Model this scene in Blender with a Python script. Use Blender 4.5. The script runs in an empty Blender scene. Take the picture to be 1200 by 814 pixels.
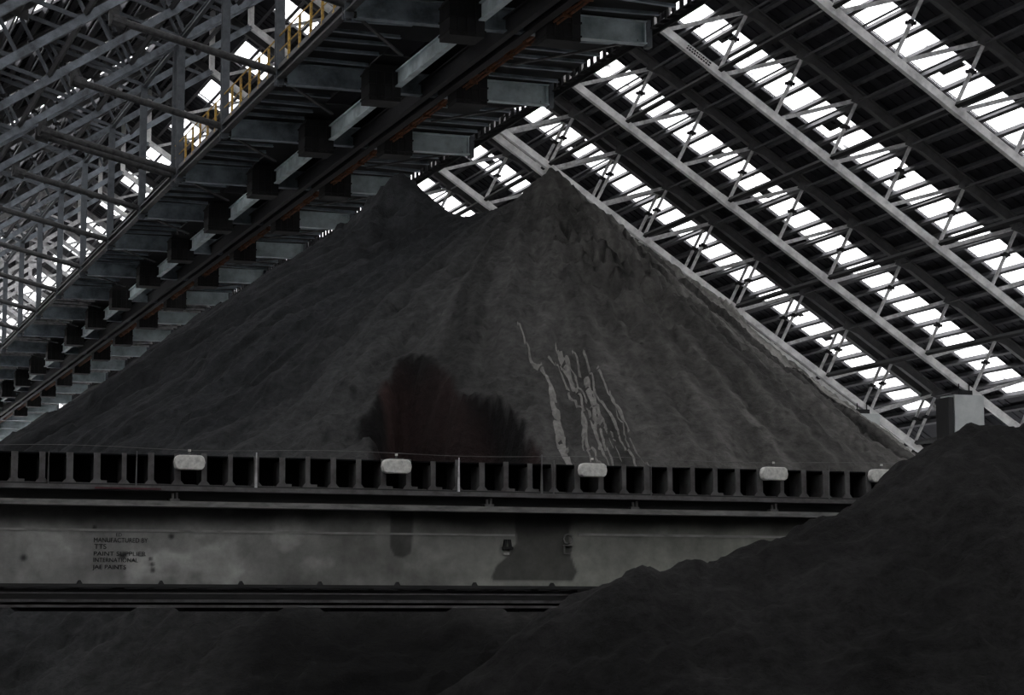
import bpy, math, random
import numpy as np
from mathutils import Vector, Matrix
random.seed(7)
scn = bpy.context.scene
COL = scn.collection

# ---------------------------------------------------------------- camera
F, YAW, PITCH = 2606.4, 0.337, 0.1215
cd = bpy.data.cameras.new('camera')
cd.sensor_width = 36.0
cd.lens = 36.0 * F / 1200.0
cd.clip_start = 0.1
cd.clip_end = 1000
cam = bpy.data.objects.new('camera', cd)
COL.objects.link(cam)
cam.location = (0, 0, 0)
cam.rotation_euler = (math.pi / 2 + PITCH, 0, -YAW)
scn.camera = cam

# ---------------------------------------------------------------- daylight and exposure
SKY = 5.0
w = bpy.data.worlds.new('overcast_sky')
scn.world = w
w.use_nodes = True
nt = w.node_tree
bg = nt.nodes['Background']
bg.inputs[0].default_value = (0.968, 0.966, 1.0, 1)
bg.inputs[1].default_value = SKY
scn.view_settings.view_transform = 'Standard'
scn.view_settings.look = 'None'
scn.view_settings.exposure = 0.0
scn.view_settings.gamma = 1.0
scn.view_settings.use_curve_mapping = False
try:
    scn.cycles.max_bounces = 8
    scn.cycles.transparent_max_bounces = 16
except Exception:
    pass

# ---------------------------------------------------------------- site dimensions (metres)
TH = 0.5843                    # roof slope
CT, ST = math.cos(TH), math.sin(TH)
XC = 19.6                      # ridge line
FLOOR = -3.0
SX, SZ = 27.82, 19.04          # reference node of the bottom chord
BAY = 8.0
Y0 = 64.8
YFRONT, YBACK = -10.0, 217.5
XL, XR = -7.6, 46.8


def RP(side, s, n, y):
    x = SX + s * CT + n * ST
    z = SZ - s * ST + n * CT
    if side < 0:
        x = 2 * XC - x
    return Vector((x, y, z))


# ---------------------------------------------------------------- helpers
class MB:
    def __init__(self):
        self.v = []
        self.f = []

    def box(self, x0, x1, y0, y1, z0, z1):
        b = len(self.v)
        self.v += [(x0, y0, z0), (x1, y0, z0), (x1, y1, z0), (x0, y1, z0), (x0, y0, z1), (x1, y0, z1), (x1, y1, z1), (x0, y1, z1)]
        self.f += [tuple(b + i for i in q) for q in ((0, 3, 2, 1), (4, 5, 6, 7), (0, 1, 5, 4), (1, 2, 6, 5), (2, 3, 7, 6), (3, 0, 4, 7))]
        return self

    def bar(self, p, q, a, b, ref=(0, 1, 0), off=(0, 0)):
        """rectangular bar p->q; a = size along ref-ish axis, b = size across"""
        p, q = Vector(p), Vector(q)
        d = (q - p).normalized()
        u = Vector(ref)
        u = (u - d * u.dot(d)).normalized()
        w_ = d.cross(u)
        o = u * off[0] + w_ * off[1]
        n = len(self.v)
        for e in (p + o, q + o):
            for su, sw in ((-1, -1), (1, -1), (1, 1), (-1, 1)):
                self.v.append(tuple(e + u * (su * a / 2) + w_ * (sw * b / 2)))
        self.f += [tuple(n + i for i in t) for t in ((3, 2, 1, 0), (4, 5, 6, 7), (0, 1, 5, 4), (1, 2, 6, 5), (2, 3, 7, 6), (3, 0, 4, 7))]
        return self

    def ibeam(self, p, q, h, bw, t, ref=(0, 0, 1)):
        """I section: h along ref, flange width bw"""
        self.bar(p, q, h, t, ref)
        self.bar(p, q, t * 1.3, bw, ref, ((h - t) / 2, 0))
        self.bar(p, q, t * 1.3, bw, ref, (-(h - t) / 2, 0))
        return self

    def tube(self, p, q, r, r2=None, n=10):
        p, q = Vector(p), Vector(q)
        r2 = r if r2 is None else r2
        d = (q - p).normalized()
        u = Vector((0, 0, 1)) if abs(d.z) < .9 else Vector((1, 0, 0))
        u = (u - d * u.dot(d)).normalized()
        w_ = d.cross(u)
        b = len(self.v)
        for e, rr in ((p, r), (q, r2)):
            for i in range(n):
                a = 2 * math.pi * i / n
                self.v.append(tuple(e + (u * math.cos(a) + w_ * math.sin(a)) * rr))
        for i in range(n):
            j = (i + 1) % n
            self.f.append((b + i, b + j, b + n + j, b + n + i))
        self.f.append(tuple(b + i for i in reversed(range(n))))
        self.f.append(tuple(b + n + i for i in range(n)))
        return self

    def prism(self, pts, y0, y1):
        """outline in X-Z extruded along Y"""
        b = len(self.v)
        n = len(pts)
        self.v += [(x, y0, z) for x, z in pts] + [(x, y1, z) for x, z in pts]
        self.f.append(tuple(b + i for i in range(n)))
        self.f.append(tuple(b + n + i for i in reversed(range(n))))
        for i in range(n):
            j = (i + 1) % n
            self.f.append((b + j, b + i, b + n + i, b + n + j))
        return self

    def mesh(self, name, m):
        me = bpy.data.meshes.new(name)
        me.from_pydata(self.v, [], self.f)
        me.materials.append(m)
        me.update()
        return me

    def build(self, name, m, parent=None, smooth=False, origin=None, bevel=0):
        if origin is not None:
            o_ = Vector(origin)
            self.v = [tuple(Vector(v) - o_) for v in self.v]
        me = self.mesh(name, m)
        if smooth:
            for p in me.polygons:
                p.use_smooth = True
        o = bpy.data.objects.new(name, me)
        COL.objects.link(o)
        if origin is not None:
            o.location = origin
        if parent:
            o.parent = parent
            if origin is not None:
                o.location = Vector(origin) - parent.location
            elif parent.location.length > 0:
                o.location = -parent.location
        if bevel:
            md = o.modifiers.new('bevel', 'BEVEL')
            md.width = bevel
            md.segments = 2
            md.limit_method = 'ANGLE'
        return o


def tag(o, label=None, cat=None, group=None, kind=None):
    for k, v in (('label', label), ('category', cat), ('group', group), ('kind', kind)):
        if v:
            o[k] = v
    return o


def empty(name, loc, label=None, cat=None, group=None):
    o = bpy.data.objects.new(name, None)
    o.empty_display_size = .5
    COL.objects.link(o)
    o.location = loc
    return tag(o, label, cat, group)


def copy_tree(o, dy, parent=None):
    c = o.copy()
    COL.objects.link(c)
    if parent:
        c.parent = parent
    else:
        c.location = o.location + Vector((0, dy, 0))
    for ch in list(o.children):
        copy_tree(ch, 0, c)
    return c


def mat(name, col, rough=.6, metal=0., var=.25, scale=3., dirt=None, bump=0., spec=.3, stretch=None):
    m = bpy.data.materials.new(name)
    m.use_nodes = True
    t = m.node_tree
    b = t.nodes['Principled BSDF']
    b.inputs['Roughness'].default_value = rough
    b.inputs['Metallic'].default_value = metal
    b.inputs['Specular IOR Level'].default_value = spec
    tc = t.nodes.new('ShaderNodeTexCoord')
    mp = t.nodes.new('ShaderNodeMapping')
    if stretch:
        mp.inputs['Scale'].default_value = stretch
    t.links.new(tc.outputs['Object'], mp.inputs[0])
    n = t.nodes.new('ShaderNodeTexNoise')
    n.inputs['Scale'].default_value = scale
    n.inputs['Detail'].default_value = 6
    n.inputs['Roughness'].default_value = .65
    t.links.new(mp.outputs[0], n.inputs[0])
    r = t.nodes.new('ShaderNodeValToRGB')
    c0 = tuple(c * (1 - var) for c in col)
    if dirt:
        c0 = dirt
    r.color_ramp.elements[0].position = .32
    r.color_ramp.elements[1].position = .62
    r.color_ramp.elements[0].color = (*c0, 1)
    r.color_ramp.elements[1].color = (*[min(1, c * (1 + var * .4)) for c in col], 1)
    t.links.new(n.outputs[0], r.inputs[0])
    t.links.new(r.outputs[0], b.inputs['Base Color'])
    if bump:
        bp = t.nodes.new('ShaderNodeBump')
        bp.inputs['Strength'].default_value = bump
        bp.inputs['Distance'].default_value = .03
        t.links.new(n.outputs[0], bp.inputs['Height'])
        t.links.new(bp.outputs[0], b.inputs['Normal'])
    return m


def vmat(name, rough=.9, spec=.15, bump=.6, bscale=9., dist=.06, lo=.7, hi=1.3):
    """base colour from the mesh attribute 'tint' times fine grain"""
    m = bpy.data.materials.new(name)
    m.use_nodes = True
    t = m.node_tree
    b = t.nodes['Principled BSDF']
    b.inputs['Roughness'].default_value = rough
    b.inputs['Specular IOR Level'].default_value = spec
    at = t.nodes.new('ShaderNodeAttribute')
    at.attribute_name = 'tint'
    tc = t.nodes.new('ShaderNodeTexCoord')
    n = t.nodes.new('ShaderNodeTexNoise')
    n.inputs['Scale'].default_value = bscale
    n.inputs['Detail'].default_value = 8
    n.inputs['Roughness'].default_value = .7
    t.links.new(tc.outputs['Object'], n.inputs[0])
    mr = t.nodes.new('ShaderNodeMapRange')
    mr.inputs['From Min'].default_value = .25
    mr.inputs['From Max'].default_value = .75
    mr.inputs['To Min'].default_value = lo
    mr.inputs['To Max'].default_value = hi
    t.links.new(n.outputs[0], mr.inputs[0])
    mx = t.nodes.new('ShaderNodeVectorMath')
    mx.operation = 'SCALE'
    t.links.new(at.outputs['Color'], mx.inputs[0])
    t.links.new(mr.outputs[0], mx.inputs['Scale'])
    t.links.new(mx.outputs[0], b.inputs['Base Color'])
    if bump:
        bp = t.nodes.new('ShaderNodeBump')
        bp.inputs['Strength'].default_value = bump
        bp.inputs['Distance'].default_value = dist
        t.links.new(n.outputs[0], bp.inputs['Height'])
        t.links.new(bp.outputs[0], b.inputs['Normal'])
    return m


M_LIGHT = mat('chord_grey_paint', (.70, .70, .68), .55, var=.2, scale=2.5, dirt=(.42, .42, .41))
M_LEFT = mat('chord_left_bluegrey', (.19, .215, .24), .55, var=.25, scale=1.5, dirt=(.06, .065, .07))  # left chords: darker and bluer than the right ones
M_STRUT = mat('strut_dark_paint', (.055, .055, .055), .5, var=.5, scale=5, dirt=(.02, .02, .02))
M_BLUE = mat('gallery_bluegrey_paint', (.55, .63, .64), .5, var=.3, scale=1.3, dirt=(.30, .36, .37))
M_BLUE2 = mat('gallery_shaded_paint', (.28, .33, .36), .5, var=.3, scale=1.3, dirt=(.10, .12, .13))  # shaded copy of the gallery paint
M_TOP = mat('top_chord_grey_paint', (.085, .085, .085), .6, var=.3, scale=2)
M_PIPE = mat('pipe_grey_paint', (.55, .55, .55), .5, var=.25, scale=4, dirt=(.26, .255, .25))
M_DARK = mat('sooty_dark_steel', (.012, .012, .013), .7, var=.3, scale=3)
M_HOP = mat('hopper_black_paint', (.013, .013, .013), .7, var=.5, scale=2)
M_BLACK = mat('rubber_and_recess_black', (.006, .006, .007), .9, var=.3, scale=3, spec=.05)
M_ROOF = mat('dusty_roof_sheet', (.026, .026, .031), .8, var=.3, scale=.6, bump=0)
M_PURL = mat('purlin_galvanised', (.075, .075, .08), .6, var=.3, scale=4)
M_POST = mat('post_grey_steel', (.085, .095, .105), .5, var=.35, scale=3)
M_YEL = mat('worn_yellow_paint', (.50, .31, .05), .55, var=.5, scale=9, dirt=(.16, .10, .05))
M_RUST = mat('rusty_pipe', (.16, .065, .03), .8, var=.6, scale=5)
M_CONC = mat('whitewashed_concrete', (.42, .44, .43), .8, var=.2, scale=1.2)
M_WALL = mat('dark_concrete_wall', (.03, .03, .03), .9, var=.4, scale=.5)
M_FLOOR = mat('coal_dusted_floor', (.015, .015, .015), .95, var=.4, scale=.6)
M_FLANGE = mat('girder_flange_paint', (.16, .16, .15), .55, var=.5, scale=3, stretch=(1, 4, 4))
M_STRIP = mat('strip_paint', (.30, .30, .28), .5, var=.4, scale=3, stretch=(1, 4, 4))
M_GDARK = mat('girder_grimy_steel', (.022, .022, .022), .7, var=.5, scale=2, stretch=(.6, 4, 4))
M_LAMP = mat('weathered_lamp_white', (.55, .55, .51), .6, var=.35, scale=14)
M_MARK = mat('stencil_black', (.012, .012, .012), .7, var=.1)
M_GATE = mat('post_bare_steel', (.085, .085, .083), .6, var=.5, scale=5, dirt=(.05, .045, .045))
M_RED = mat('red_oxide_paint', (.07, .02, .025), .7, var=.5, scale=6)

# translucent skylight sheet: mostly clear, some dust
M_SKYL = bpy.data.materials.new('skylight_sheet')
M_SKYL.use_nodes = True
t = M_SKYL.node_tree
t.nodes.remove(t.nodes['Principled BSDF'])
out = t.nodes['Material Output']
tr = t.nodes.new('ShaderNodeBsdfTransparent')
tl = t.nodes.new('ShaderNodeBsdfTranslucent')
tl.inputs[0].default_value = (.8, .8, .8, 1)
mx = t.nodes.new('ShaderNodeMixShader')
mx.inputs[0].default_value = .15
tc = t.nodes.new('ShaderNodeTexCoord')
ns = t.nodes.new('ShaderNodeTexNoise')
ns.inputs['Scale'].default_value = 2.2
ns.inputs['Detail'].default_value = 5
rp = t.nodes.new('ShaderNodeValToRGB')
rp.color_ramp.elements[0].position = .28
rp.color_ramp.elements[0].color = (.25, .25, .25, 1)
rp.color_ramp.elements[1].position = .42
rp.color_ramp.elements[1].color = (.93, .93, .93, 1)
t.links.new(tc.outputs['Object'], ns.inputs[0])
t.links.new(ns.outputs[0], rp.inputs[0])
t.links.new(rp.outputs[0], tr.inputs[0])
t.links.new(tr.outputs[0], mx.inputs[1])
t.links.new(tl.outputs[0], mx.inputs[2])
t.links.new(mx.outputs[0], out.inputs[0])

# ---------------------------------------------------------------- setting: floor, walls, roof
N_ROOF = 2.93                   # roof sheet above the bottom chord line
S_AP = (XC - SX) / CT - N_ROOF * ST / CT   # ridge in slope coordinate at roof height
S_EV = 25.2
fl = MB().box(XL - 1, XR + 1, YFRONT - 1, YBACK + 1, FLOOR - .3, FLOOR).build('floor', M_FLOOR)
tag(fl, kind='structure')
zr = RP(1, S_EV, N_ROOF, 0).z
xr = RP(1, S_EV, N_ROOF, 0).x
tag(MB().box(xr - .35, xr + .05, YFRONT, YBACK, FLOOR, zr + .12).build('wall_right', M_WALL), kind='structure')
tag(MB().box(2 * XC - xr - .05, 2 * XC - xr + .35, YFRONT, YBACK, FLOOR, zr + .12).build('wall_left', M_WALL), kind='structure')
xl_ = 2 * XC - xr
zap = RP(1, S_AP, N_ROOF, 0).z
gable = [(xl_, FLOOR), (xr, FLOOR), (xr, zr), (XC, zap), (xl_, zr)]
tag(MB().prism(gable, YFRONT - .3, YFRONT).build('wall_front', M_WALL), kind='structure')
# far gable: solid foot, translucent sheeting added above to brighten the far beams
zb = 6.0
tag(MB().prism([(xl_, FLOOR), (xr, FLOOR), (xr, zb), (xl_, zb)], YBACK, YBACK + .3).build('wall_back', M_WALL), kind='structure')
tag(MB().prism([(xl_, zb), (xr, zb), (xr, zr), (XC, zap), (xl_, zr)], YBACK + .1, YBACK + .13).build('window_1', M_SKYL), kind='structure')  # not a real window: translucent sheeting added to brighten the far beams

STRIP0, STRIP1 = 2.4, 4.85       # skylight band inside each bay, measured from the truss
first = int(math.floor((YFRONT - Y0) / BAY))
last = int(math.ceil((YBACK - Y0) / BAY))
roof = MB()
wi = 2
PITCHP = .8


def slab(mb, side, s0, s1, y0, y1, n0, n1):
    c = []
    for y in (y0, y1):
        for s, n in ((s0, n0), (s1, n0), (s1, n1), (s0, n1)):
            c.append(tuple(RP(side, s, n, y)))
    b = len(mb.v)
    mb.v += c
    mb.f += [tuple(b + i for i in q) for q in ((0, 1, 2, 3), (7, 6, 5, 4), (0, 4, 5, 1), (1, 5, 6, 2), (2, 6, 7, 3), (3, 7, 4, 0))]


S_ROW = [S_AP + .75 + PITCHP * i for i in range(200) if S_AP + .75 + PITCHP * i < S_EV]
for side in (1, -1):
    for k in range(first, last + 1):
        a = Y0 + BAY * k
        ya, yb = max(a + (6.8 if k > 10 else 5.8 if k > 4 else STRIP1) - BAY, YFRONT), min(a + (1.4 if k > 9 else 2.0 if k > 3 else STRIP0), YBACK)
        if yb > ya:
            # folded sheet with shallow ribs
            slab(roof, side, S_AP, S_EV, ya, yb, N_ROOF, N_ROOF + .04)
        ya, yb = a + STRIP0, a + STRIP1
        if k > 3:  # far bays: bands widened to bring in more light
            ya, yb = (a + 2.0, a + 5.8) if k < 10 else (a + 1.4, a + 6.8)
        if yb < YFRONT or ya > YBACK:
            continue
        # end pieces of the skylight band
        slab(roof, side, S_AP, S_ROW[2], ya, yb, N_ROOF, N_ROOF + .04)
        slab(roof, side, 22.6, S_EV, ya, yb, N_ROOF, N_ROOF + .04)
        mb = MB()
        slab(mb, side, S_ROW[2], 22.6, ya, yb, N_ROOF + .02, N_ROOF + .03)
        o = mb.build('window_%d' % wi, M_SKYL)
        tag(o, kind='structure')
        wi += 1
        # a seam where two sheets overlap
        fr = MB()
        rnd = random.Random(k * 3 + side)
        slab(fr, side, S_ROW[2], 22.6, ya - .03, ya + .05, N_ROOF - .06, N_ROOF)
        slab(fr, side, S_ROW[2], 22.6, yb - .05, yb + .03, N_ROOF - .06, N_ROOF)
        slab(fr, side, S_ROW[2], 22.6, yb - .16, yb - .13, N_ROOF - .03, N_ROOF)
        for s in S_ROW[3:-3]:
            if rnd.random() < .16:
                slab(fr, side, s + .1, s + rnd.uniform(.3, .7), ya + rnd.uniform(.2, 1.2), ya + rnd.uniform(1.3, 2.2), N_ROOF + .035, N_ROOF + .05)
        fr.build('window_frame', M_PURL, o)
ceil = roof.build('ceiling', M_ROOF)
tag(ceil, kind='structure')
rc = MB()
for sd in (1, -1):
    rc.bar(RP(sd, S_AP + .3, N_ROOF + .07, YFRONT), RP(sd, S_AP + .3, N_ROOF + .07, YBACK), .7, .04, ref=(sd * CT, 0, -ST))
rc.build('ridge_cap', M_ROOF, ceil)
# ribs of the folded sheeting, seen from below as faint lines
rb = MB()
for side in (1, -1):
    y = 44.0
    while y < 150:
        ph = (y - Y0) % BAY
        if not (STRIP0 - .2 < ph < STRIP1 + .2):
            slab(rb, side, S_AP, S_EV, y, y + .12, N_ROOF - .035, N_ROOF)
        y += .55
tag(rb.build('sheet_ribs', M_ROOF, ceil), kind='stuff')
for side in (1, -1):
    for i, s in enumerate(S_ROW):
        m_ = MB()
        if s > 23.6:
            continue
        m_.bar(RP(side, s, N_ROOF - .13, 36), RP(side, s, N_ROOF - .13, YBACK), .2, .06, ref=(side * ST, 0, CT))
        m_.bar(RP(side, s, N_ROOF - .2, 36), RP(side, s, N_ROOF - .2, YBACK), .03, .11, ref=(side * ST, 0, CT), off=(0, .05))
        m_.build('purlin', M_PURL, ceil)

# ---------------------------------------------------------------- roof trusses
ND = 2.4


def truss_parts(y, root, detail=True, joint=False):
    S0 = (XC - SX) / CT
    loc = Vector((XC, y, FLOOR))
    mono = MB()

    def part(mb, name, m):
        if detail:
            return mb.build(name, m, root)
        b = len(mono.v)
        mono.v += mb.v
        mono.f += [tuple(b + i for i in f) for f in mb.f]
    for side in (1, -1):
        nrm = (side * ST, 0, CT)
        b = MB().bar(RP(side, S0, 0, y), RP(side, 22.0, 0, y), .25, .2, ref=nrm)
        # splice plates at the nodes
        for j in range(-3, 10, 2):
            b.bar(RP(side, ND * j - .35, 0, y), RP(side, ND * j + .3, 0, y), .27, .22, ref=nrm)
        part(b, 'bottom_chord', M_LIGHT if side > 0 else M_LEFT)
        tch = MB()
        tch.ibeam(RP(side, S0 - 2.5 * ST / CT, 2.5, y), RP(side, 24.6, 2.5, y), .34, .24, .03, ref=nrm)
        part(tch, 'top_chord', M_TOP)
        for j in range(-4, 9):
            tn = RP(side, ND * j + 2.15, 2.4, y)
            p = RP(side, ND * (j + 1), .12, y)
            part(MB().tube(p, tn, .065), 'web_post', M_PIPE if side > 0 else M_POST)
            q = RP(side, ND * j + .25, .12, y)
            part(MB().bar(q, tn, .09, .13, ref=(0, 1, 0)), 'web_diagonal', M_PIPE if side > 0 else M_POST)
            if detail:
                mid = p.lerp(tn, .52)
                c = MB().tube(p.lerp(tn, .49), p.lerp(tn, .55), .11, n=8)
                c.box(mid.x - .17, mid.x + .17, mid.y - .05, mid.y + .05, mid.z - .05, mid.z + .05)
                part(c, 'brace_clamp', M_DARK)
                g = MB().prism([(tn.x - .32, tn.z - .1), (tn.x + .3, tn.z - .3), (tn.x + .32, tn.z + .05), (tn.x - .2, tn.z + .2)], y - .13, y - .10)
                part(g, 'gusset_plate', M_TOP)
        if not joint:
            # gallery hanger up to this chord
            pass
    kp = MB().bar((XC, y, RP(1, S0, 0, y).z), (XC, y, RP(1, S0 - 2.5 * ST / CT, 2.5, y).z), .22, .22, ref=(0, 1, 0))
    part(kp, 'king_post', M_LIGHT)
    if not detail:
        mono.build('truss_frame', M_PIPE, root)


K0, K1 = -2, 18
near_names = {
    -2: 'roof truss frame nearest the camera, up at the top left corner',
    -1: 'light grey sloping roof truss running off the top right corner of the picture',
    0: 'roof truss whose pale lower chord bears small stencilled marks beside the gallery',
    1: 'roof truss whose pale chord lands on the whitewashed concrete column',
    2: 'roof truss just above the right flank of the stockpile, twinned with another',
    3: 'roof truss cut off by the taller stockpile peak, seen in the saddle',
}
base_truss = None
for k in range(K0, K1 + 1):
    y = Y0 + BAY * k
    lab = near_names.get(k, 'one of the identical far grey roof trusses receding down the left of the gallery')
    grp = 'roof trusses of the shed'
    if k < 9:
        if base_truss is None:
            base_truss = empty('roof_truss', (XC, y, FLOOR), lab, 'roof truss', grp)
            truss_parts(y, base_truss)
        else:
            c = copy_tree(base_truss, BAY * (k - K0))
            c['label'] = lab
    else:
        if k == 9:
            far0 = empty('roof_truss', (XC, y, FLOOR), lab, 'roof truss', grp)
            truss_parts(y, far0, False)
        else:
            copy_tree(far0, BAY * (k - 9))
tw = copy_tree(base_truss, BAY * (2 - K0) + .9)
tw['label'] = 'twin roof truss set close behind the one over the right flank of the stockpile'
# small stencilled marks on the near chord
tr0 = [o for o in bpy.data.objects if o.get('label') == near_names[0]][0]
mk = MB()
rnd = random.Random(3)
for row in range(2):
    s = 1.05
    while s < 2.0:
        wd = rnd.uniform(.04, .09)
        a = RP(1, s, .045 - .09 * row, Y0 - .122)
        b = RP(1, s + wd, .045 - .09 * row, Y0 - .122)
        mk.bar(a, b, .01, .05, ref=(0, 1, 0))
        s += wd + .03
mk.build('stencil_marks', M_MARK, tr0)
# longitudinal ties between the trusses
for side in (1, -1):
    for j in (-3, -1, 1, 3, 5, 7, 9):
        o = MB().bar(RP(side, ND * j, .1, Y0 + BAY * K0), RP(side, ND * j, .1, Y0 + BAY * K1), .14, .14, ref=(side * ST, 0, CT)).build('tie_beam', M_DARK)
        tag(o, 'long dark tie linking the lower chords of the %s roof trusses' % ('right' if side > 0 else 'left'), 'tie beam', 'ties along the %s roof slope' % ('right' if side > 0 else 'left'))
    for j in range(-3, 9):
        o = MB().tube(RP(side, ND * j + 2.15, 2.32, Y0 + BAY * K0), RP(side, ND * j + 2.15, 2.32, Y0 + BAY * K1), .04, n=8).build('tie_rod', M_PURL)
        tag(o, 'thin grey rod tying the upper chords of the %s roof trusses' % ('right' if side > 0 else 'left'), 'tie rod', 'rods along the %s roof slope' % ('right' if side > 0 else 'left'))

# ---------------------------------------------------------------- concrete columns under the trusses
for k in range(K0, K1 + 1):
    y = Y0 + BAY * k
    for side in (1, -1):
        x = 43.4 if side > 0 else 2 * XC - 43.4
        if k == 1 and side > 0:
            lab = 'whitewashed concrete column beside the dark foreground heap, carrying a roof truss'
        elif side > 0:
            lab = 'concrete column along the right side, hidden behind heaps'
        else:
            lab = 'concrete column along the left side of the shed'
        e = empty('concrete_column', (x, y, FLOOR), lab, 'column', 'columns of the %s side' % ('right' if side > 0 else 'left'))
        c = MB().prism([(x - .62, FLOOR), (x + .62, FLOOR), (x + .62, 8.25), (x - .62, 8.25)], y - .5, y + .5)
        c.box(x - .63, x + .63, y - .51, y + .51, 8.2, 8.3)
        c.build('shaft', M_CONC, e)
        MB().box(x - .86 if side > 0 else x + .64, x - .64 if side > 0 else x + .86, y - .45, y + .45, FLOOR, 8.2).build('edge_strip', M_WALL, e)
        b = MB().box(x - .3, x + .3, y - .25, y + .25, 8.3, 8.5)
        for dx in (-.22, .22):
            b.tube((x + dx, y - .15, 8.3), (x + dx, y - .15, 8.75), .025, n=6)
        b.build('bearing_plate', M_DARK, e)

# ---------------------------------------------------------------- overhead conveyor gallery
GX0, GX1 = 15.2, 23.9
GY0, GY1 = Y0 - 2 * BAY, YBACK - 1
gal = empty('conveyor_gallery', (XC, Y0, 16.2), 'long overhead conveyor gallery of bluish grey cross beams hung below the ridge', 'conveyor gallery')
for k in range(K0, K1 + 1):
    y = Y0 + BAY * k
    cb = MB()
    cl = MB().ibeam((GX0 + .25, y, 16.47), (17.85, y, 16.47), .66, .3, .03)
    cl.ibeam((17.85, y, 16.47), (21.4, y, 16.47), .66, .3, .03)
    cl.build('cross_beam', M_BLUE2, gal)  # left and middle lengths: light fall-off put into the darker colour
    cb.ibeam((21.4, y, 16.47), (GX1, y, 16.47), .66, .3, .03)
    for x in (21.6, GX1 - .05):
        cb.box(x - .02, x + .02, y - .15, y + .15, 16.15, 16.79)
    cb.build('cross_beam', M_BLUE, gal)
    # end stub of the beam
    MB().box(GX1, GX1 + .16, y - .14, y + .14, 16.05, 16.95).build('beam_end_post', M_POST, gal)
    # diagonal wind bracing in the floor
    if k < 9:
        MB().bar((GX0 + .2, y, 16.25), (17.9, y + BAY / 2, 16.3), .05, .1, ref=(0, 0, 1)).build('floor_brace', M_STRUT, gal)
        MB().bar((GX1 - .2, y, 16.25), (21.3, y + BAY / 2, 16.3), .05, .1, ref=(0, 0, 1)).build('floor_brace', M_STRUT, gal)
eb = MB()
eb.bar((GX0, GY0, 16.55), (GX0, GY1, 16.55), .05, .22, ref=(0, 0, 1)).bar((GX0, GY0, 16.3), (GX0, GY1, 16.3), .05, .22, ref=(0, 0, 1)).bar((GX0 + .06, GY0, 16.42), (GX0 + .06, GY1, 16.42), .22, .03, ref=(0, 0, 1))
eb.build('edge_beam', M_STRUT, gal)
# joists between the cross beams
jn = 0
rest = MB()
for k in range(K0, K1):
    for i in range(1, 7):
        y = Y0 + BAY * k + BAY * i / 7
        rr = random.Random(k * 10 + i)
        a, b_ = rr.uniform(-.04, .04), rr.uniform(-.05, .05)
        for x0, x1 in ((GX0 + .15, 17.7), (21.5, GX1 - .05)):
            m_ = MB()
            m_.bar((x0, y, 16.7 + a), (x1, y, 16.68 + b_), .02, .12, ref=(0, 0, 1))
            m_.bar((x0, y + .06, 16.75 + a), (x1, y + .06, 16.73 + b_), .12, .02, ref=(0, 0, 1))
            if jn < 96:
                m_.build('floor_joist', M_BLUE2, gal)
                jn += 1
            else:
                b0 = len(rest.v)
                rest.v += m_.v
                rest.f += [tuple(b0 + q for q in f) for f in m_.f]
tag(rest.build('far_joists', M_PIPE, gal), kind='stuff')
# floor plates (patchy chequer plate, slits of daylight between)
fp = MB()
y = GY0
rr = random.Random(11)
while y < GY1:
    L = rr.uniform(1.6, 2.9)
    g = rr.choice([0, 0, .03, .05])
    for x0, x1 in ((GX0 + .05, 17.9), (17.9, 19.1), (20.1, 21.5), (21.5, GX1 + .1)):
        if 17.8 < x0 < 21 and rr.random() < .12:
            continue
        e_ = rr.choice([0, 0, .04]) if x0 < 21 else 0
        fp.box(x0, x1 - e_, y, min(y + L - g, GY1), 16.84, 16.87)
    y += L
fp.build('floor_plate', M_DARK, gal)
# serrated right hand edge strip
se = MB()
y = GY0
while y < 170:
    se.box(GX1 + .1, GX1 + .32, y, y + .40, 16.58, 16.62)
    se.box(GX1 + .13, GX1 + .2, y, y + .17, 16.62, 16.97)
    y += .52
se.bar((GX1 + .3, GY0, 16.52), (GX1 + .3, GY1, 16.52), .12, .06, ref=(0, 0, 1))
tag(se.build('serrated_edge', M_DARK, gal), kind='stuff')
# inner runway beams
MB().ibeam((18.62, GY0, 16.3), (18.62, GY1, 16.3), .5, .2, .03).build('runway_beam', M_BLUE, gal)
MB().ibeam((19.72, GY0, 16.25), (19.72, GY1, 16.25), .55, .2, .03).build('runway_beam', M_DARK, gal)
MB().ibeam((20.25, GY0, 16.25), (20.25, GY1, 16.25), .4, .25, .03).build('runway_beam', M_DARK, gal)
rl = MB()
for dx, dz in ((0, 0), (.09, -.05), (-.07, .08)):
    rl.tube((20.7 + dx, GY0, 16.22 + dz), (20.7 + dx, GY1, 16.22 + dz), .04, n=8)
y = GY0 + 1
while y < 130:
    rl.box(20.58, 20.84, y, y + .06, 16.1, 16.45)
    y += 1.6
tag(rl.build('rusty_pipe_run', M_RUST, gal), 'thin rust coloured pipes running along the gallery underside')
# belt body above the floor
bb = MB()
bb.prism([(18.9, 17.0), (20.7, 17.0), (21.1, 17.6), (20.9, 17.6), (20.4, 17.2), (19.2, 17.2), (18.7, 17.6), (18.5, 17.6)], GY0, GY1)
bb.build('conveyor_belt', M_BLACK, gal)
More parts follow.
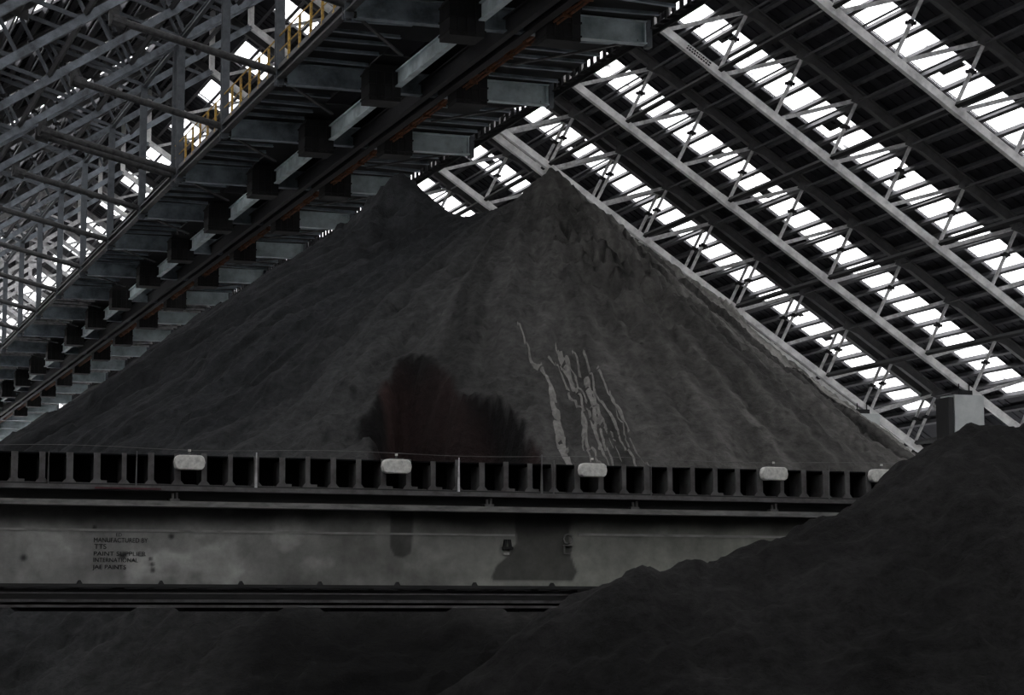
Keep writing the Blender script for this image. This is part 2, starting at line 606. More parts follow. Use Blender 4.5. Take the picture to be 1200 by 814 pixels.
# hangers and struts
for k in list(range(K0, 12)) + [2.1125]:
    y = Y0 + BAY * k
    MB().ibeam((GX0, y, 16.1), (GX0, y, 21.6), .26, .26, .03, ref=(0, 1, 0)).build('hanger', M_POST, gal)
    MB().ibeam((GX1 + .0, y, 16.95), (GX1 + .0, y, 21.55), .14, .14, .02, ref=(0, 1, 0)).build('hanger', M_POST, gal)
    st = MB().tube((GX0, y, 16.5), (10.35, y, 17.66), .12, n=14)
    st.tube((10.5, y, 17.6), (10.1, y, 17.7), .2, n=10)
    st.box(10.0, 10.3, y - .06, y + .06, 17.5, 18.3)
    st.build('pipe_strut', M_STRUT, gal, smooth=False)
MB().ibeam((15.2, Y0 - 16, 21.6), (15.2, GY1, 21.6), .2, .16, .02).build('hanger_rail', M_POST, gal)
# yellow handrail
hr = MB().tube((GX0 - .03, GY0, 17.62), (GX0 - .03, 81.5, 17.62), .025, n=8).build('handrail', M_YEL, gal)
hr['label'] = 'worn yellow handrail'
n = 0
y = GY0


def sub(mb, name, m):
    o = mb.build(name, m)
    o.parent = hr
    return o


while y < 81.5 and n < 96:
    p = MB().bar((GX0 - .03, y, 16.57), (GX0 - .03, y, 17.62), .07, .07, ref=(0, 1, 0))
    p.box(GX0 - .07, GX0 + .03, y - .09, y + .09, 16.57, 16.66)
    sub(p, 'rail_post', M_YEL)
    y += 1.333
    n += 1
sub(MB().tube((GX0 - .03, GY0, 17.15), (GX0 - .03, 81.5, 17.15), .018, n=8), 'mid_rail', M_YEL)
sub(MB().box(GX0 - .06, GX0 - .045, GY0, 81.5, 16.59, 16.72), 'toe_board', M_STRUT)


# hoppers hung under the gallery
def hopper_mesh(name):
    m_ = MB()
    prof = [(-.5, .0), (.5, .0), (.5, .95), (.42, 1.12), (-.42, 1.12), (-.5, .95)]
    m_.prism(prof, -.45, .45)
    for z in (.12, .5, .9):
        m_.box(-.53, .53, -.48, .48, z, z + .05)
    for x in (-.25, 0, .25):
        m_.box(x - .02, x + .02, -.5, .5, .05, .95)
    m_.tube((-.15, 0, 1.1), (-.15, 0, 1.35), .03, n=6).tube((.15, 0, 1.1), (.15, 0, 1.35), .03, n=6)
    return m_.mesh(name, M_HOP)


hm = hopper_mesh('hopper')
for k in range(K0, 15):
    for x, z, side in ((18.2, 15.6, 'left'), (20.98, 15.72, 'right')):
        o = bpy.data.objects.new('hopper', hm)
        COL.objects.link(o)
        o.parent = gal
        o.location = Vector((x, Y0 + BAY * k - .75, z)) - gal.location

# ---------------------------------------------------------------- noise tools
def vnoise(x, y, seed=0):
    rs = np.random.RandomState(seed)
    T = rs.rand(256, 256)
    xi = np.floor(x).astype(int)
    yi = np.floor(y).astype(int)
    fx = x - xi
    fy = y - yi
    fx = fx * fx * (3 - 2 * fx)
    fy = fy * fy * (3 - 2 * fy)
    g = lambda a, b: T[a & 255, b & 255]
    return (g(xi, yi) * (1 - fx) + g(xi + 1, yi) * fx) * (1 - fy) + (g(xi, yi + 1) * (1 - fx) + g(xi + 1, yi + 1) * fx) * fy - .5


def fbm(x, y, o=4, seed=0, g=.5):
    s = 0
    a = 1
    for i in range(o):
        s = s + a * vnoise(x * 2 ** i, y * 2 ** i, seed + i)
        a *= g
    return s


def sstep(a, b, x):
    t_ = np.clip((x - a) / (b - a), 0, 1)
    return t_ * t_ * (3 - 2 * t_)


def grid_object(name, xs, ys, zf, cf, m):
    X, Y = np.meshgrid(xs, ys)
    Z = zf(X, Y)
    nx, ny = len(xs), len(ys)
    co = np.stack([X, Y, Z], -1).reshape(-1, 3)
    i = np.arange(nx * ny).reshape(ny, nx)
    q = np.stack([i[:-1, :-1], i[:-1, 1:], i[1:, 1:], i[1:, :-1]], -1).reshape(-1, 4)
    keep = (co[q, 2].max(1) > FLOOR + .005)
    q = q[keep]
    used = np.unique(q)
    remap = -np.ones(nx * ny, int)
    remap[used] = np.arange(len(used))
    co = co[used]
    q = remap[q]
    # vertical-free underside: a flat base skirt is not needed, rim rests on the floor
    me = bpy.data.meshes.new(name)
    me.vertices.add(len(co))
    me.vertices.foreach_set('co', co.astype(np.float32).ravel())
    me.loops.add(q.size)
    me.loops.foreach_set('vertex_index', q.astype(np.int32).ravel())
    me.polygons.add(len(q))
    me.polygons.foreach_set('loop_start', np.arange(0, q.size, 4, dtype=np.int32))
    me.update(calc_edges=True)
    me.polygons.foreach_set('use_smooth', np.ones(len(q), bool))
    col = np.ones((len(co), 4), np.float32)
    col[:, :3] = cf(X, Y, Z).reshape(-1, 3)[used]
    at = me.attributes.new('tint', 'FLOAT_COLOR', 'POINT')
    at.data.foreach_set('color', col.ravel())
    me.materials.append(m)
    me.update()
    o = bpy.data.objects.new(name, me)
    COL.objects.link(o)
    return o


# ---------------------------------------------------------------- the big stockpile
PEAKS = [(19.6, 52.9, 11.75), (16.65, 56.5, 11.85), (18.6, 66.0, 11.6), (19.5, 80, 11.2)]
CAV = [(12.7, 45.7), (13.1, 46.6), (13.8, 47.0), (14.5, 46.6), (14.8, 45.7), (15.0, 44.5), (15.5, 43.6), (15.4, 42.6), (15.0, 41.2), (13.5, 40.6), (12.1, 42.6)]


def inside(X, Y, poly):
    """signed distance-like value (positive inside) of a polygon"""
    d = np.full(X.shape, 1e9)
    ins = np.zeros(X.shape, bool)
    n_ = len(poly)
    for i in range(n_):
        ax, ay = poly[i]
        bx, by = poly[(i + 1) % n_]
        ex, ey = bx - ax, by - ay
        tt = np.clip(((X - ax) * ex + (Y - ay) * ey) / (ex * ex + ey * ey), 0, 1)
        d = np.minimum(d, np.hypot(X - ax - tt * ex, Y - ay - tt * ey))
        c = ((ay > Y) != (by > Y)) & (X < (bx - ax) * (Y - ay) / (by - ay + 1e-12) + ax)
        ins ^= c
    return np.where(ins, d, -d)


def cones(X, Y):
    zs = []
    for i, (a, b, c) in enumerate(PEAKS):
        dx, dy = X - a, Y - b
        r = np.hypot(dx, dy) + 1e-6
        ca = dx / r
        sl = .70 + .12 * np.clip(ca, 0, 1) * (1 if i == 0 else .6) - (.02 if i == 1 else 0) * np.clip(-ca, 0, 1)
        z = c - sl * r
        z = z - .08 * np.exp(-(r / .3) ** 2) - ((.5, .38)[i] if i < 2 else 0) * (1 - np.exp(-r / 1.1))
        zs.append(z)
    z = zs[0]
    for q in zs[1:]:
        k = 2.6
        h = np.clip(.5 + .5 * (q - z) / k, 0, 1)
        z = z * (1 - h) + q * h + k * h * (1 - h)
    return z


def polar(X, Y):
    a = np.arctan2(X - 19.6, -(Y - 54.5))
    r = np.hypot(X - 19.6, Y - 54.5)
    return a, r


def pile_z(X, Y):
    z = cones(X, Y)
    a, r = polar(X, Y)
    cv = 1 - sstep(-.3, .2, inside(X, Y, CAV))
    gul = fbm(a * 22, r * .18, 4, 3, .6)
    z = z + gul * .26 * cv * sstep(.5, 5, r)
    z = z + fbm(X * .35, Y * .35, 3, 20) * .45
    # fine slumped crust, stretched along the contour
    z = z + fbm(a * 40, r * 3.2, 3, 40) * .08 * cv
    # broken lumps by the near peak and down its right shoulder
    d1 = np.exp(-(((X - 19.75) / 1.5) ** 2 + ((Y - 49.6) / 2.6) ** 2))
    rg = 1 - np.abs(fbm(X * 1.7, Y * 1.7, 5, 60, .6) * 2.2)
    z = z + (rg - .6) * .8 * d1
    d2 = np.exp(-(((X - 21.6) / 1.0) ** 2 + ((Y - 50.2) / 1.6) ** 2))
    z = z - .28 * d2 * (np.abs(fbm(X * .9, Y * .9, 3, 66)) < .08)
    # cleft and ledge under the farther peak
    d3 = np.exp(-(((X - 15.7) / .9) ** 2 + ((Y - 54.6) / 1.6) ** 2))
    z = z + (1 - np.abs(fbm(X * .8, Y * .8, 3, 70) * 2.5) - .6) * .95 * d3
    # scattered crust edges mid-face
    c = fbm(X * .9 + 3, Y * 2.0, 4, 80)
    z = z - .12 * sstep(.05, .10, c) * sstep(4, 9, r)
    # slumped hollow low on the face
    s = inside(X + fbm(X * 1.2, Y * 1.2, 3, 90) * .5, Y + fbm(X * 1.2, Y * 1.2, 3, 95) * .5, CAV)
    dep = sstep(0, .9, s) * 1.9
    head = sstep(41.2, 44.5, Y)
    z = z - dep * (.3 + .7 * head)
    z = z + .6 * fbm(X * 1.1, Y * 1.1, 4, 97) * sstep(0, .4, s)
    for hx, hy, hr in ((14.55, 49.5, .22), (14.44, 48.84, .16), (14.06, 48.1, .3), (16.07, 50.88, .16), (16.35, 50.08, .2), (18.11, 49.22, .12), (17.4, 45.1, .2)):
        z = z - .3 * np.exp(-((X - hx) ** 2 + (Y - hy) ** 2) / hr ** 2)
    return np.maximum(z, FLOOR)


def pile_c(X, Y, Z):
    a, r = polar(X, Y)
    st = fbm(a * 20 + .3 * fbm(X * .4, Y * .4, 2, 5), r * .1, 4, 110, .65)
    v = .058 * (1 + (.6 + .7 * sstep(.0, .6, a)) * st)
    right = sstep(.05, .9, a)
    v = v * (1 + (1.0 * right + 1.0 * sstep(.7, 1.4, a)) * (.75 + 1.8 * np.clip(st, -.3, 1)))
    v = v * (1 + .25 * fbm(X * .3, Y * .3, 3, 130))
    # dusty pale deposits on the right flank
    pt = sstep(.1, .35, fbm(X * .5, Y * .5, 4, 140)) * right
    v = v * (1 + .4 * pt)
    # crusted patches and short cracks running along the contour
    cr = fbm(a * 9 + 2, r * 2.1, 4, 160)
    v = v * (1 - .5 * np.exp(-(cr / .018) ** 2) * sstep(.0, .15, fbm(X * .6, Y * .6, 3, 165)))
    v = v * (1 + .35 * fbm(a * 30, r * 2.6, 4, 170, .7))
    cl = fbm(X * 1.4, Y * 1.4, 4, 175)
    near = np.exp(-(((X - 19.8) / 1.6) ** 2 + ((Y - 49.4) / 2.8) ** 2))
    v = v * (1 - .6 * sstep(.08, .2, cl) * near)
    c = np.stack([v * 1.03, v, v * .93], -1)
    # left flank darker, slightly cooler
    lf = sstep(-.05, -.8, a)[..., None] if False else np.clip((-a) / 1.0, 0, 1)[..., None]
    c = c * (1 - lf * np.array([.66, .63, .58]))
    toe = (sstep(1.0, -.6, Z) * sstep(6.5, 10.5, X))[..., None]  # foot of the pile: shade under the girder put into the colour
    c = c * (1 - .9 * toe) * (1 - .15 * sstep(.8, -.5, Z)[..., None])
    # reddish ore bared in the hollow; black puts its shade into the colour
    s = inside(X + fbm(X * 1.2, Y * 1.2, 3, 90) * .5, Y + fbm(X * 1.2, Y * 1.2, 3, 95) * .5, CAV)
    k = sstep(-.02, .10, s)[..., None]
    red = np.array([.040, .023, .021])
    blk = np.array([.006, .0055, .0055])
    mixr = (sstep(.25, .8, s + 1.3 * fbm(X * .9, Y * .9, 3, 150)) * (.35 + .65 * sstep(14.2, 12.8, X)))[..., None]
    mixr = np.maximum(mixr, (.5 * sstep(43.2, 42.4, Y))[..., None])
    c = c * (1 - k) + (red * mixr + blk * (1 - mixr)) * k
    return np.clip(c, .003, 1)


xs = np.concatenate([np.arange(-2.9, 0, .5), np.arange(0, 36, .105), np.arange(36, 42.1, .5)])
ys = np.concatenate([np.arange(27, 33, .3), np.arange(33, 56, .105), np.arange(56, 70, .16), np.arange(70, 100, .6)])
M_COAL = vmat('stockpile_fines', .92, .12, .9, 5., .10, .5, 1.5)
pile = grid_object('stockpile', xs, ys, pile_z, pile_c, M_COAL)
tag(pile, 'huge dark grey twin-peaked stockpile of ore fines with a reddish hollow, mid shed', 'stockpile')

# pale dried run-off streaks lying on the face
M_STREAK = mat('dried_run_off', (.165, .16, .15), .9, var=.35, scale=6, spec=.1)
STREAKS = [
    ([(16.63, 47.24), (16.56, 45.84), (16.6, 45.12), (16.38, 44.02), (16.15, 43.0), (15.88, 41.9)], .05, .17),
    ([(17.23, 46.3), (17.15, 45.26), (16.96, 44.0), (16.66, 42.84), (16.55, 41.98), (16.57, 41.3)], .07, .03),
    ([(17.32, 46.26), (17.21, 44.92), (17.14, 43.96), (16.9, 42.78), (16.7, 41.94), (16.66, 41.2)], .08, .03),
    ([(17.63, 46.16), (17.48, 44.84), (17.32, 43.92), (17.01, 42.76), (16.82, 41.92), (16.71, 41.2)], .06, .04),
    ([(17.76, 45.96), (17.48, 44.52), (17.46, 43.56), (17.36, 42.68), (17.34, 42.1), (17.24, 41.6)], .07, .03),
    ([(17.9, 45.4), (17.7, 44.14), (17.66, 43.08), (17.61, 42.2), (17.62, 41.0)], .06, .04),
    ([(17.17, 45.6), (17.07, 44.3), (16.81, 43.42), (16.56, 42.88), (16.47, 42.0)], .08, .03),
    ([(17.77, 44.46), (17.59, 43.54), (17.56, 43.08), (17.39, 42.5)], .04, .03),
    ([(17.05, 45.8), (17.15, 44.7), (17.25, 43.8), (17.2, 43.0), (17.05, 42.0)], .05, .02),
    ([(17.5, 45.2), (17.3, 44.2), (17.0, 43.2), (16.8, 42.4)], .10, .05),
    ([(17.0, 46.0), (16.95, 45.0), (16.9, 44.3), (17.1, 43.6), (17.3, 42.9)], .07, .03),
]
for pts, w0, w1 in STREAKS:
    P_ = np.array(pts) + np.array([-.1, -.3])
    tt = np.linspace(0, len(P_) - 1, 90)
    px = np.interp(tt, np.arange(len(P_)), P_[:, 0])
    py = np.interp(tt, np.arange(len(P_)), P_[:, 1])
    sd = int(P_[0, 0] * 977) % 500
    px = px + fbm(tt * 1.7, tt * 0 + 1, 3, sd) * .07
    dx, dy = np.gradient(px), np.gradient(py)
    L = np.hypot(dx, dy)
    nx_, ny_ = -dy / L, dx / L
    u = tt / tt[-1]
    wd = (w0 * (1 - u) + w1 * u) * (1 + .8 * fbm(tt * 2.3, tt * 0 + 7, 3, sd + 9))
    wd[0] *= .1
    wd[-1] *= .1
    vs, fs = [], []
    for s_ in (-1, 0, 1):
        X_ = px + nx_ * wd * s_ * .5
        Y_ = py + ny_ * wd * s_ * .5
        Z_ = pile_z(X_[None, :], Y_[None, :])[0] + (.035 if s_ == 0 else .012)
        vs.append(np.stack([X_, Y_, Z_], -1))
    V = np.concatenate(vs)
    n_ = len(px)
    for r_ in range(2):
        for i in range(n_ - 1):
            fs.append((r_ * n_ + i, r_ * n_ + i + 1, (r_ + 1) * n_ + i + 1, (r_ + 1) * n_ + i))
    me = bpy.data.meshes.new('runoff_streak')
    me.from_pydata([tuple(v) for v in V], [], fs)
    me.materials.append(M_STREAK)
    o = bpy.data.objects.new('runoff_streak', me)
    COL.objects.link(o)
    o.parent = pile
    o['label'] = 'pale dried run-off streak'

# farther heaps under the same gallery
FARP = [(19.5, 123.4, 13.4), (19.5, 136, 12.2), (19.5, 149, 13.55), (19.5, 168, 13.7), (19.5, 182, 12.8)]


def far_z(X, Y):
    z = np.full(X.shape, -9.)
    for a, b, c in FARP:
        r = np.hypot(X - a, Y - b)
        z = np.maximum(z, c - .72 * r)
    z = z + fbm(X * .3, Y * .3, 4, 200) * .7
    return np.maximum(z, FLOOR)


far = grid_object('stockpile', np.arange(-2.9, 42.1, .4), np.arange(98, 208, .4), far_z,
                  lambda X, Y, Z: np.stack([.05 + .02 * fbm(X, Y, 3, 210)] * 3, -1), M_COAL)
tag(far, 'distant dark heap whose tips show at the lower left beneath the far gallery', 'stockpile')

# ---------------------------------------------------------------- foreground heap
FG = [(-2, -3.0), (1.5, -2.6), (4.0, -1.95), (5.6, -1.2), (6.42, -.7), (6.84, -.4), (7.35, -.01), (7.88, .34), (8.23, .47), (8.68, .54), (9.04, .58), (9.69, .8), (10.16, .96), (10.74, 1.2), (11.04, 1.4), (11.24, 1.55), (11.48, 1.67), (11.74, 1.78), (12.14, 1.86), (12.65, 1.92), (15, 2.5), (20, 2.6), (26, 2.0), (33, -3)]


def fg_z(X, Y):
    fx = np.array([p[0] for p in FG])
    fz = np.array([p[1] for p in FG])
    cr = np.interp(X, fx, fz)
    cy = 20.0
    d = np.abs(Y - cy)
    z = cr - .62 * np.sqrt(d * d + .04) + .12
    z = z + fbm(X * .7, Y * .7, 5, 300, .55) * .13 + fbm(X * 3.5, Y * 3.5, 3, 320) * .15 + fbm(X * 8, Y * 8, 2, 325) * .04
    z = z + .10 * fbm((X + Y * .5) * .5, (Y - X * .5) * 2., 3, 330)
    return np.maximum(z, FLOOR)


def fg_c(X, Y, Z):
    v = .0135 * (1 + 1.0 * fbm(X * .9, Y * .9, 5, 340))
    return np.stack([v, v * .98, v * .96], -1)


fg = grid_object('dark_heap', np.concatenate([np.arange(-1, 16, .055), np.arange(16, 34, .3)]), np.arange(10.5, 30, .07), fg_z, fg_c, vmat('foreground_fines', .95, .06, .9, 9., .06, .4, 1.6))
tag(fg, 'nearly black heap of loose fines in the lower right foreground', 'heap')

# ---------------------------------------------------------------- reclaimer bridge girder
BY = 32.0


def gx(px):
    return BY * math.tan(YAW + math.atan((px - 600) / F))


GXA, GXB = -4.0, 33.5
brg = empty('bridge_girder', (gx(600), BY, FLOOR), 'long horizontal steel bridge girder spanning in front of the stockpile, with stencilled lettering', 'girder')
# web plate with its stains
nx_, nz_ = int((GXB - GXA) / .03), 46
U = np.linspace(GXA, GXB, nx_)
Vz = np.linspace(.50, 1.62, nz_)
UX, VZ = np.meshgrid(U, Vz)
me = bpy.data.meshes.new('web_plate')
co = np.stack([UX, np.full(UX.shape, BY), VZ], -1).reshape(-1, 3)
i = np.arange(nx_ * nz_).reshape(nz_, nx_)
q = np.stack([i[:-1, :-1], i[:-1, 1:], i[1:, 1:], i[1:, :-1]], -1).reshape(-1, 4)
back = co.copy()
back[:, 1] += .02
me.from_pydata([tuple(v) for v in co], [], [tuple(int(a) for a in f) for f in q])
v = .20 * (1 + .55 * fbm(UX * .35, VZ * .8, 4, 400) + .45 * fbm(UX * 1.4, VZ * 2.2, 4, 410))
vert = fbm(UX * 3.0, VZ * .35, 4, 420)
v = v * (1 + .18 * vert)
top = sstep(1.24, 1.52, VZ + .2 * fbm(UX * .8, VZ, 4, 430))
v = v * (1 - .85 * top)                                   # darker band beneath the flange
# tongue shaped drip and the big repainted patch
s = inside(UX, VZ, [(gx(457), 1.7), (gx(457), 1.05), (gx(462), .93), (gx(472), .9), (gx(482), .96), (gx(484), 1.1), (gx(486), 1.7)])
v = v * (1 - .62 * sstep(-.01, .03, s))
s = inside(UX + .05 * fbm(UX * 4, VZ * 4, 3, 440), VZ, [(gx(603), 1.7), (gx(603), 1.15), (gx(596), .98), (gx(582), .82), (gx(576), .64), (gx(578), .57), (gx(672), .57), (gx(678), .72), (gx(670), .95), (gx(668), 1.15), (gx(670), 1.7)])
v = v * (1 - .70 * sstep(-.01, .03, s))
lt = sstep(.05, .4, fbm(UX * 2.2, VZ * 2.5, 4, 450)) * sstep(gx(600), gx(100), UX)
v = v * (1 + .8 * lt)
for cx_, cz_, r_ in ((202, 1.185, .045), (180, .78, .035), (181, .70, .04), (178, .86, .03), (146, .905, .06), (112, 1.30, .03), (30, .86, .05)):
    v = v * (1 - .85 * np.exp(-(((UX - gx(cx_)) ** 2 + (VZ - cz_) ** 2) / r_ ** 2) ** 2))
warm = sstep(gx(100), gx(900), UX)
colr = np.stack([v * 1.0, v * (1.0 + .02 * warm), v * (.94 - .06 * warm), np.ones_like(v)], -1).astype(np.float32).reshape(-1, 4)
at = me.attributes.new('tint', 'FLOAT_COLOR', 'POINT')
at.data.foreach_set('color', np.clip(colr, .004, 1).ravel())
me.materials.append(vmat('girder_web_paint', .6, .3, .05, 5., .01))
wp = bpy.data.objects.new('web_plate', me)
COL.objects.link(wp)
wp.parent = brg
wp.location = -Vector(brg.location)
sm = wp.modifiers.new('solid', 'SOLIDIFY')
sm.thickness = .02
sm.offset = -1
# box back so that it has real depth
MB().box(GXA, GXB, BY + .9, BY + .93, .3, 1.75).build('rear_web', M_GDARK, brg)
# stiffener strip, interrupted at the repainted patch
MB().box(GXA, gx(603), BY - .015, BY, 1.25, 1.28).build('stiffener_strip', M_STRIP, brg)
MB().box(gx(677), GXB, BY - .015, BY, 1.275, 1.31).build('stiffener_strip', M_STRIP, brg)
# top flange (lit edge) and dark recess above, second rail
MB().box(GXA, GXB, BY - .32, BY + .95, 1.60, 1.68).build('top_flange', M_FLANGE, brg)
MB().box(GXA, GXB, BY - .05, BY + .9, 1.68, 1.86).build('recess_plate', M_GDARK, brg)
b = MB().box(GXA, GXB, BY - .26, BY + .95, 1.83, 1.865)
b.box(GXA, GXB, BY - .20, BY - .14, 1.865, 1.90)
b.build('chain_rail', M_GATE, brg)
# bottom flange channel
b = MB().box(GXA, GXB, BY - .12, BY + .95, .455, .50).box(GXA, GXB, BY - .02, BY, .2, .46)
b.build('bottom_web', M_GDARK, brg)
b = MB().box(GXA, GXB, BY - .2, BY - .16, .36, .375).box(GXA, GXB, BY - .3, BY + .95, .165, .2).box(GXA, GXB, BY - .14, BY, .24, .28)
b.build('bottom_flange', M_GATE, brg)
b = MB()
for x0, x1 in ((22, 155), (215, 325), (385, 520), (600, 720)):
    X0, X1 = gx(x0), gx(x1)
    b.prism([(X0 - .04, .165), (X0 + .03, .11), (X1 - .03, .11), (X1 + .06, .165)], BY - .25, BY + .3)
b.build('hanging_plate', M_BLACK, brg)
b = MB()
x = GXA
rr = random.Random(4)
while x < GXB - .4:
    L_ = rr.uniform(.12, .5)
    b.box(x, x + L_, BY - .13, BY - .12, .43, .445)
    x += L_ + rr.uniform(.06, .2)
tag(b.build('weld_beads', M_GDARK, brg), kind='stuff')
# small lugs
for px, z in ((202, 1.87), (568, 1.72), (738, 1.72), (900, 1.72)):
    b = MB().box(gx(px) - .07, gx(px) + .07, BY - .22, BY - .1, 1.685, 1.72)
    b.tube((gx(px) - .03, BY - .2, 1.72), (gx(px) - .03, BY - .2, 1.79), .02, n=6).tube((gx(px) + .03, BY - .2, 1.72), (gx(px) + .03, BY - .2, 1.81), .02, n=6)
    b.build('lug', M_GATE, brg)
for px in (95, 190, 283, 375, 465, 555, 645, 740):
    MB().prism([(gx(px) - .04, .5), (gx(px) + .04, .5), (gx(px) + .01, .55), (gx(px) - .01, .55)], BY - .1, BY - .02).build('clip', M_GDARK, brg)
# bracket pair flanking the repainted patch
cx_ = gx(594)
b = MB().prism([(cx_ - .075, 1.04), (cx_ - .03, 1.04), (cx_ - .01, 1.2), (cx_ - .05, 1.2)], BY - .05, BY)
b.prism([(cx_ + .03, 1.04), (cx_ + .075, 1.04), (cx_ + .05, 1.2), (cx_ + .01, 1.2)], BY - .05, BY)
b.box(cx_ - .08, cx_ + .08, BY - .07, BY, 1.05, 1.09)
b.build('bracket', M_MARK, brg)
MB().box(cx_ - .06, cx_ + .03, BY - .03, BY, .97, 1.0).build('bright_tab', M_LAMP, brg)
cx_ = gx(665)
b = MB()
for a0 in range(8):
    a = math.pi * 2 * a0 / 8
    a2 = math.pi * 2 * (a0 + 1) / 8
    b.bar((cx_ + .075 * math.cos(a), BY - .02, 1.22 + .075 * math.sin(a)), (cx_ + .075 * math.cos(a2), BY - .02, 1.22 + .075 * math.sin(a2)), .03, .018)
b.box(cx_ - .08, cx_ + .08, BY - .06, BY, 1.115, 1.13)
b.box(cx_ - .07, cx_ - .05, BY - .03, BY, 1.0, 1.11).box(cx_ + .04, cx_ + .06, BY - .03, BY, 1.03, 1.11).box(cx_ - .07, cx_ + .03, BY - .03, BY, .99, 1.01)
b.build('round_port', M_FLANGE, brg)


# lettering
def lettering(text, px, z, size, width=None):
    cu = bpy.data.curves.new('lettering', 'FONT')
    cu.body = text
    cu.size = size
    cu.extrude = .003
    tmp = bpy.data.objects.new('tmp', cu)
    COL.objects.link(tmp)
    dg = bpy.context.evaluated_depsgraph_get()
    me_ = bpy.data.meshes.new_from_object(tmp.evaluated_get(dg))
    bpy.data.objects.remove(tmp)
    xs_ = [v.co.x for v in me_.vertices]
    sc = (width / (max(xs_) - min(xs_))) if width else 1
    for v_ in me_.vertices:
        v_.co = Vector((v_.co.x * sc, -v_.co.z, v_.co.y))
    me_.materials.clear()
    me_.materials.append(M_MARK)
    o = bpy.data.objects.new('lettering', me_)
    COL.objects.link(o)
    o.parent = brg
    o.location = Vector((gx(px), BY - .006, z)) - Vector(brg.location)
    o['label'] = 'black stencilled lettering'


lettering('MANUFACTURED BY', 111, 1.09, .095, gx(174) - gx(111))
lettering('TTS', 112, .995, .10, gx(126) - gx(112))
lettering('PAINT SUPPLIER', 111, .90, .085, gx(172) - gx(111))
lettering('INTERNATIONAL', 111, .81, .085, gx(163) - gx(111))
lettering('JAE PAINTS', 111, .71, .085, gx(150) - gx(111))
lettering('ED', 137, 1.175, .07)

# rung trough along the top of the girder
px0, dxr = gx(32), (gx(1028) - gx(32)) / 35.0
ZB, ZT = 1.94, 2.37
MB().box(GXA, GXB, BY + .42, BY + .45, 1.87, ZT - .02).box(GXA, GXB, BY - .06, BY + .45, 1.865, 1.90).build('trough_back', M_BLACK, brg)  # black back wall: shade inside the openings put into its colour
MB().box(GXA, GXB, BY - .0, BY + .45, ZT - .03, ZT - .01).build('trough_light_shield', M_BLACK, brg)  # thin top added to keep light out of the openings
MB().box(GXA, GXB, BY - .1, BY - .06, 1.90, 1.925).build('trough_lip', M_GDARK, brg)
jj0 = int(math.ceil((GXA - px0) / dxr)) + 1
cnt = 0
rr = random.Random(9)
for j in range(jj0, jj0 + 94):
    x = px0 + dxr * (j + .5)
    if x > GXB - .1:
        break
    hw = .040 + rr.uniform(-.008, .008)
    top_ = ZT + rr.uniform(-.015, .02)
    b = MB().prism([(x - hw - .05, 1.90), (x + hw + .05, 1.90), (x + hw + .045, 1.94), (x + hw, 1.99), (x + hw, top_), (x - hw, top_), (x - hw, 1.99), (x - hw - .045, 1.94)], BY - .08, BY - .05)
    b.box(x - .015, x + .015, BY - .05, BY + .42, 1.9, top_ - .05)
    po = b.build('rung_post', M_GATE, brg)
    if rr.random() < .4:
        z_ = rr.uniform(2.05, 2.25)
        MB().tube((x, BY - .085, z_), (x, BY - .11, z_), .02, n=6).build('bolt', M_MARK, po)
    cnt += 1
b = MB()
for j in range(jj0, jj0 + 93):
    x = px0 + dxr * j
    b.box(x - .12, x + .10, BY - .055, BY + .0, 1.91, 1.935)
    if rr.random() < .3:
        b.box(x - .14, x - .05, BY - .07, BY - .02, 1.93, 1.97)
tag(b.build('trough_fillers', M_GATE, brg), kind='stuff')
# red oxide length of rail
MB().box(gx(108), gx(185), BY - .275, BY - .255, 1.84, 1.862).build('red_rail_patch', M_RED, brg)
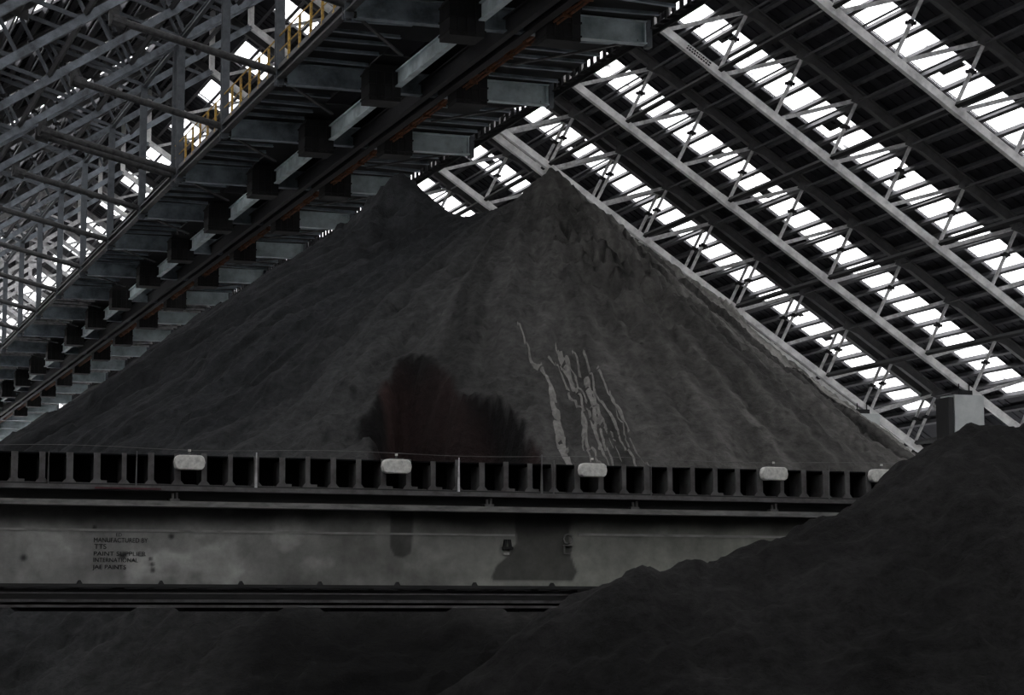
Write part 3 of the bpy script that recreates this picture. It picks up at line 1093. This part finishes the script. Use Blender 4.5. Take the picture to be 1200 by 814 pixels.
# thin rods standing on the trough and a slack wire
for px, h in ((298, .52), (535, .52), (632, .6), (646, .52), (760, .5), (968, .55), (158, .5), (55, .46)):
    MB().tube((gx(px), BY - .1, 1.9), (gx(px) + .005, BY - .1, 1.9 + h), .022 if px in (535, 298, 632) else .012, .008, n=6).build('standing_rod', M_PIPE if px in (535, 298) else M_GATE, brg)
b = MB()
pr = None
for px in range(-60, 1100, 20):
    z_ = 2.44 + .02 * math.sin(px * .02) + .00004 * px
    p_ = (gx(px), BY - .1, z_)
    if pr:
        b.tube(pr, p_, .004, n=5)
    pr = p_
b.build('slack_wire', M_GATE, brg)

# lamps fixed on the trough
for n_, (px, where) in enumerate(((219, 'leftmost of the five along the girder'), (461, 'below the reddish hollow'), (690, 'below the pale run-off streaks'), (902, 'second from the right end of the row'), (1028, 'closest to the dark foreground heap'))):
    x = gx(px)
    zc = 2.245 + .045 * (px - 200) / 800
    e = empty('bulkhead_lamp', (x, BY - .12, zc - .105), 'off-white rounded lamp on top of the girder, %s' % where, 'lamp', 'lamps along the bridge girder')
    pts = []
    for cx0, sx in ((x + .165, 1), (x - .165, -1)):
        for q_ in range(5):
            a = (-math.pi / 2 + math.pi * q_ / 4)
            pts.append((cx0 + sx * .06 * math.cos(a), zc + (1 if sx > 0 else -1) * .105 * math.sin(a)))
    MB().prism(pts, BY - .22, BY - .085).build('housing', M_LAMP, e, bevel=.015)
    MB().box(x - .10, x + .10, BY - .2, BY - .1, zc + .105, zc + .12).tube((x, BY - .15, zc + .09), (x, BY - .15, zc + .17), .02, .012, n=8).build('bracket', M_GATE, e)
    MB().tube((x, BY - .15, zc + .16), (x, BY - .15, zc + .19), .022, n=8).build('cap', M_LAMP, e)

# end carriages on which the bridge travels (out of view, where it lands on the floor)
for x in (GXA + .6, GXB - .6):
    b = MB().box(x - .3, x + .3, BY + .05, BY + .85, FLOOR + .5, .17)
    b.build('end_leg', M_GDARK, brg)
    b = MB().box(x - .35, x + .35, BY - .9, BY + 1.8, FLOOR + .25, FLOOR + .6)
    for dy in (-.6, 1.5):
        b.tube((x - .12, BY + dy, FLOOR + .28), (x + .12, BY + dy, FLOOR + .28), .28, n=20)
    b.build('wheel_carriage', M_GDARK, brg)
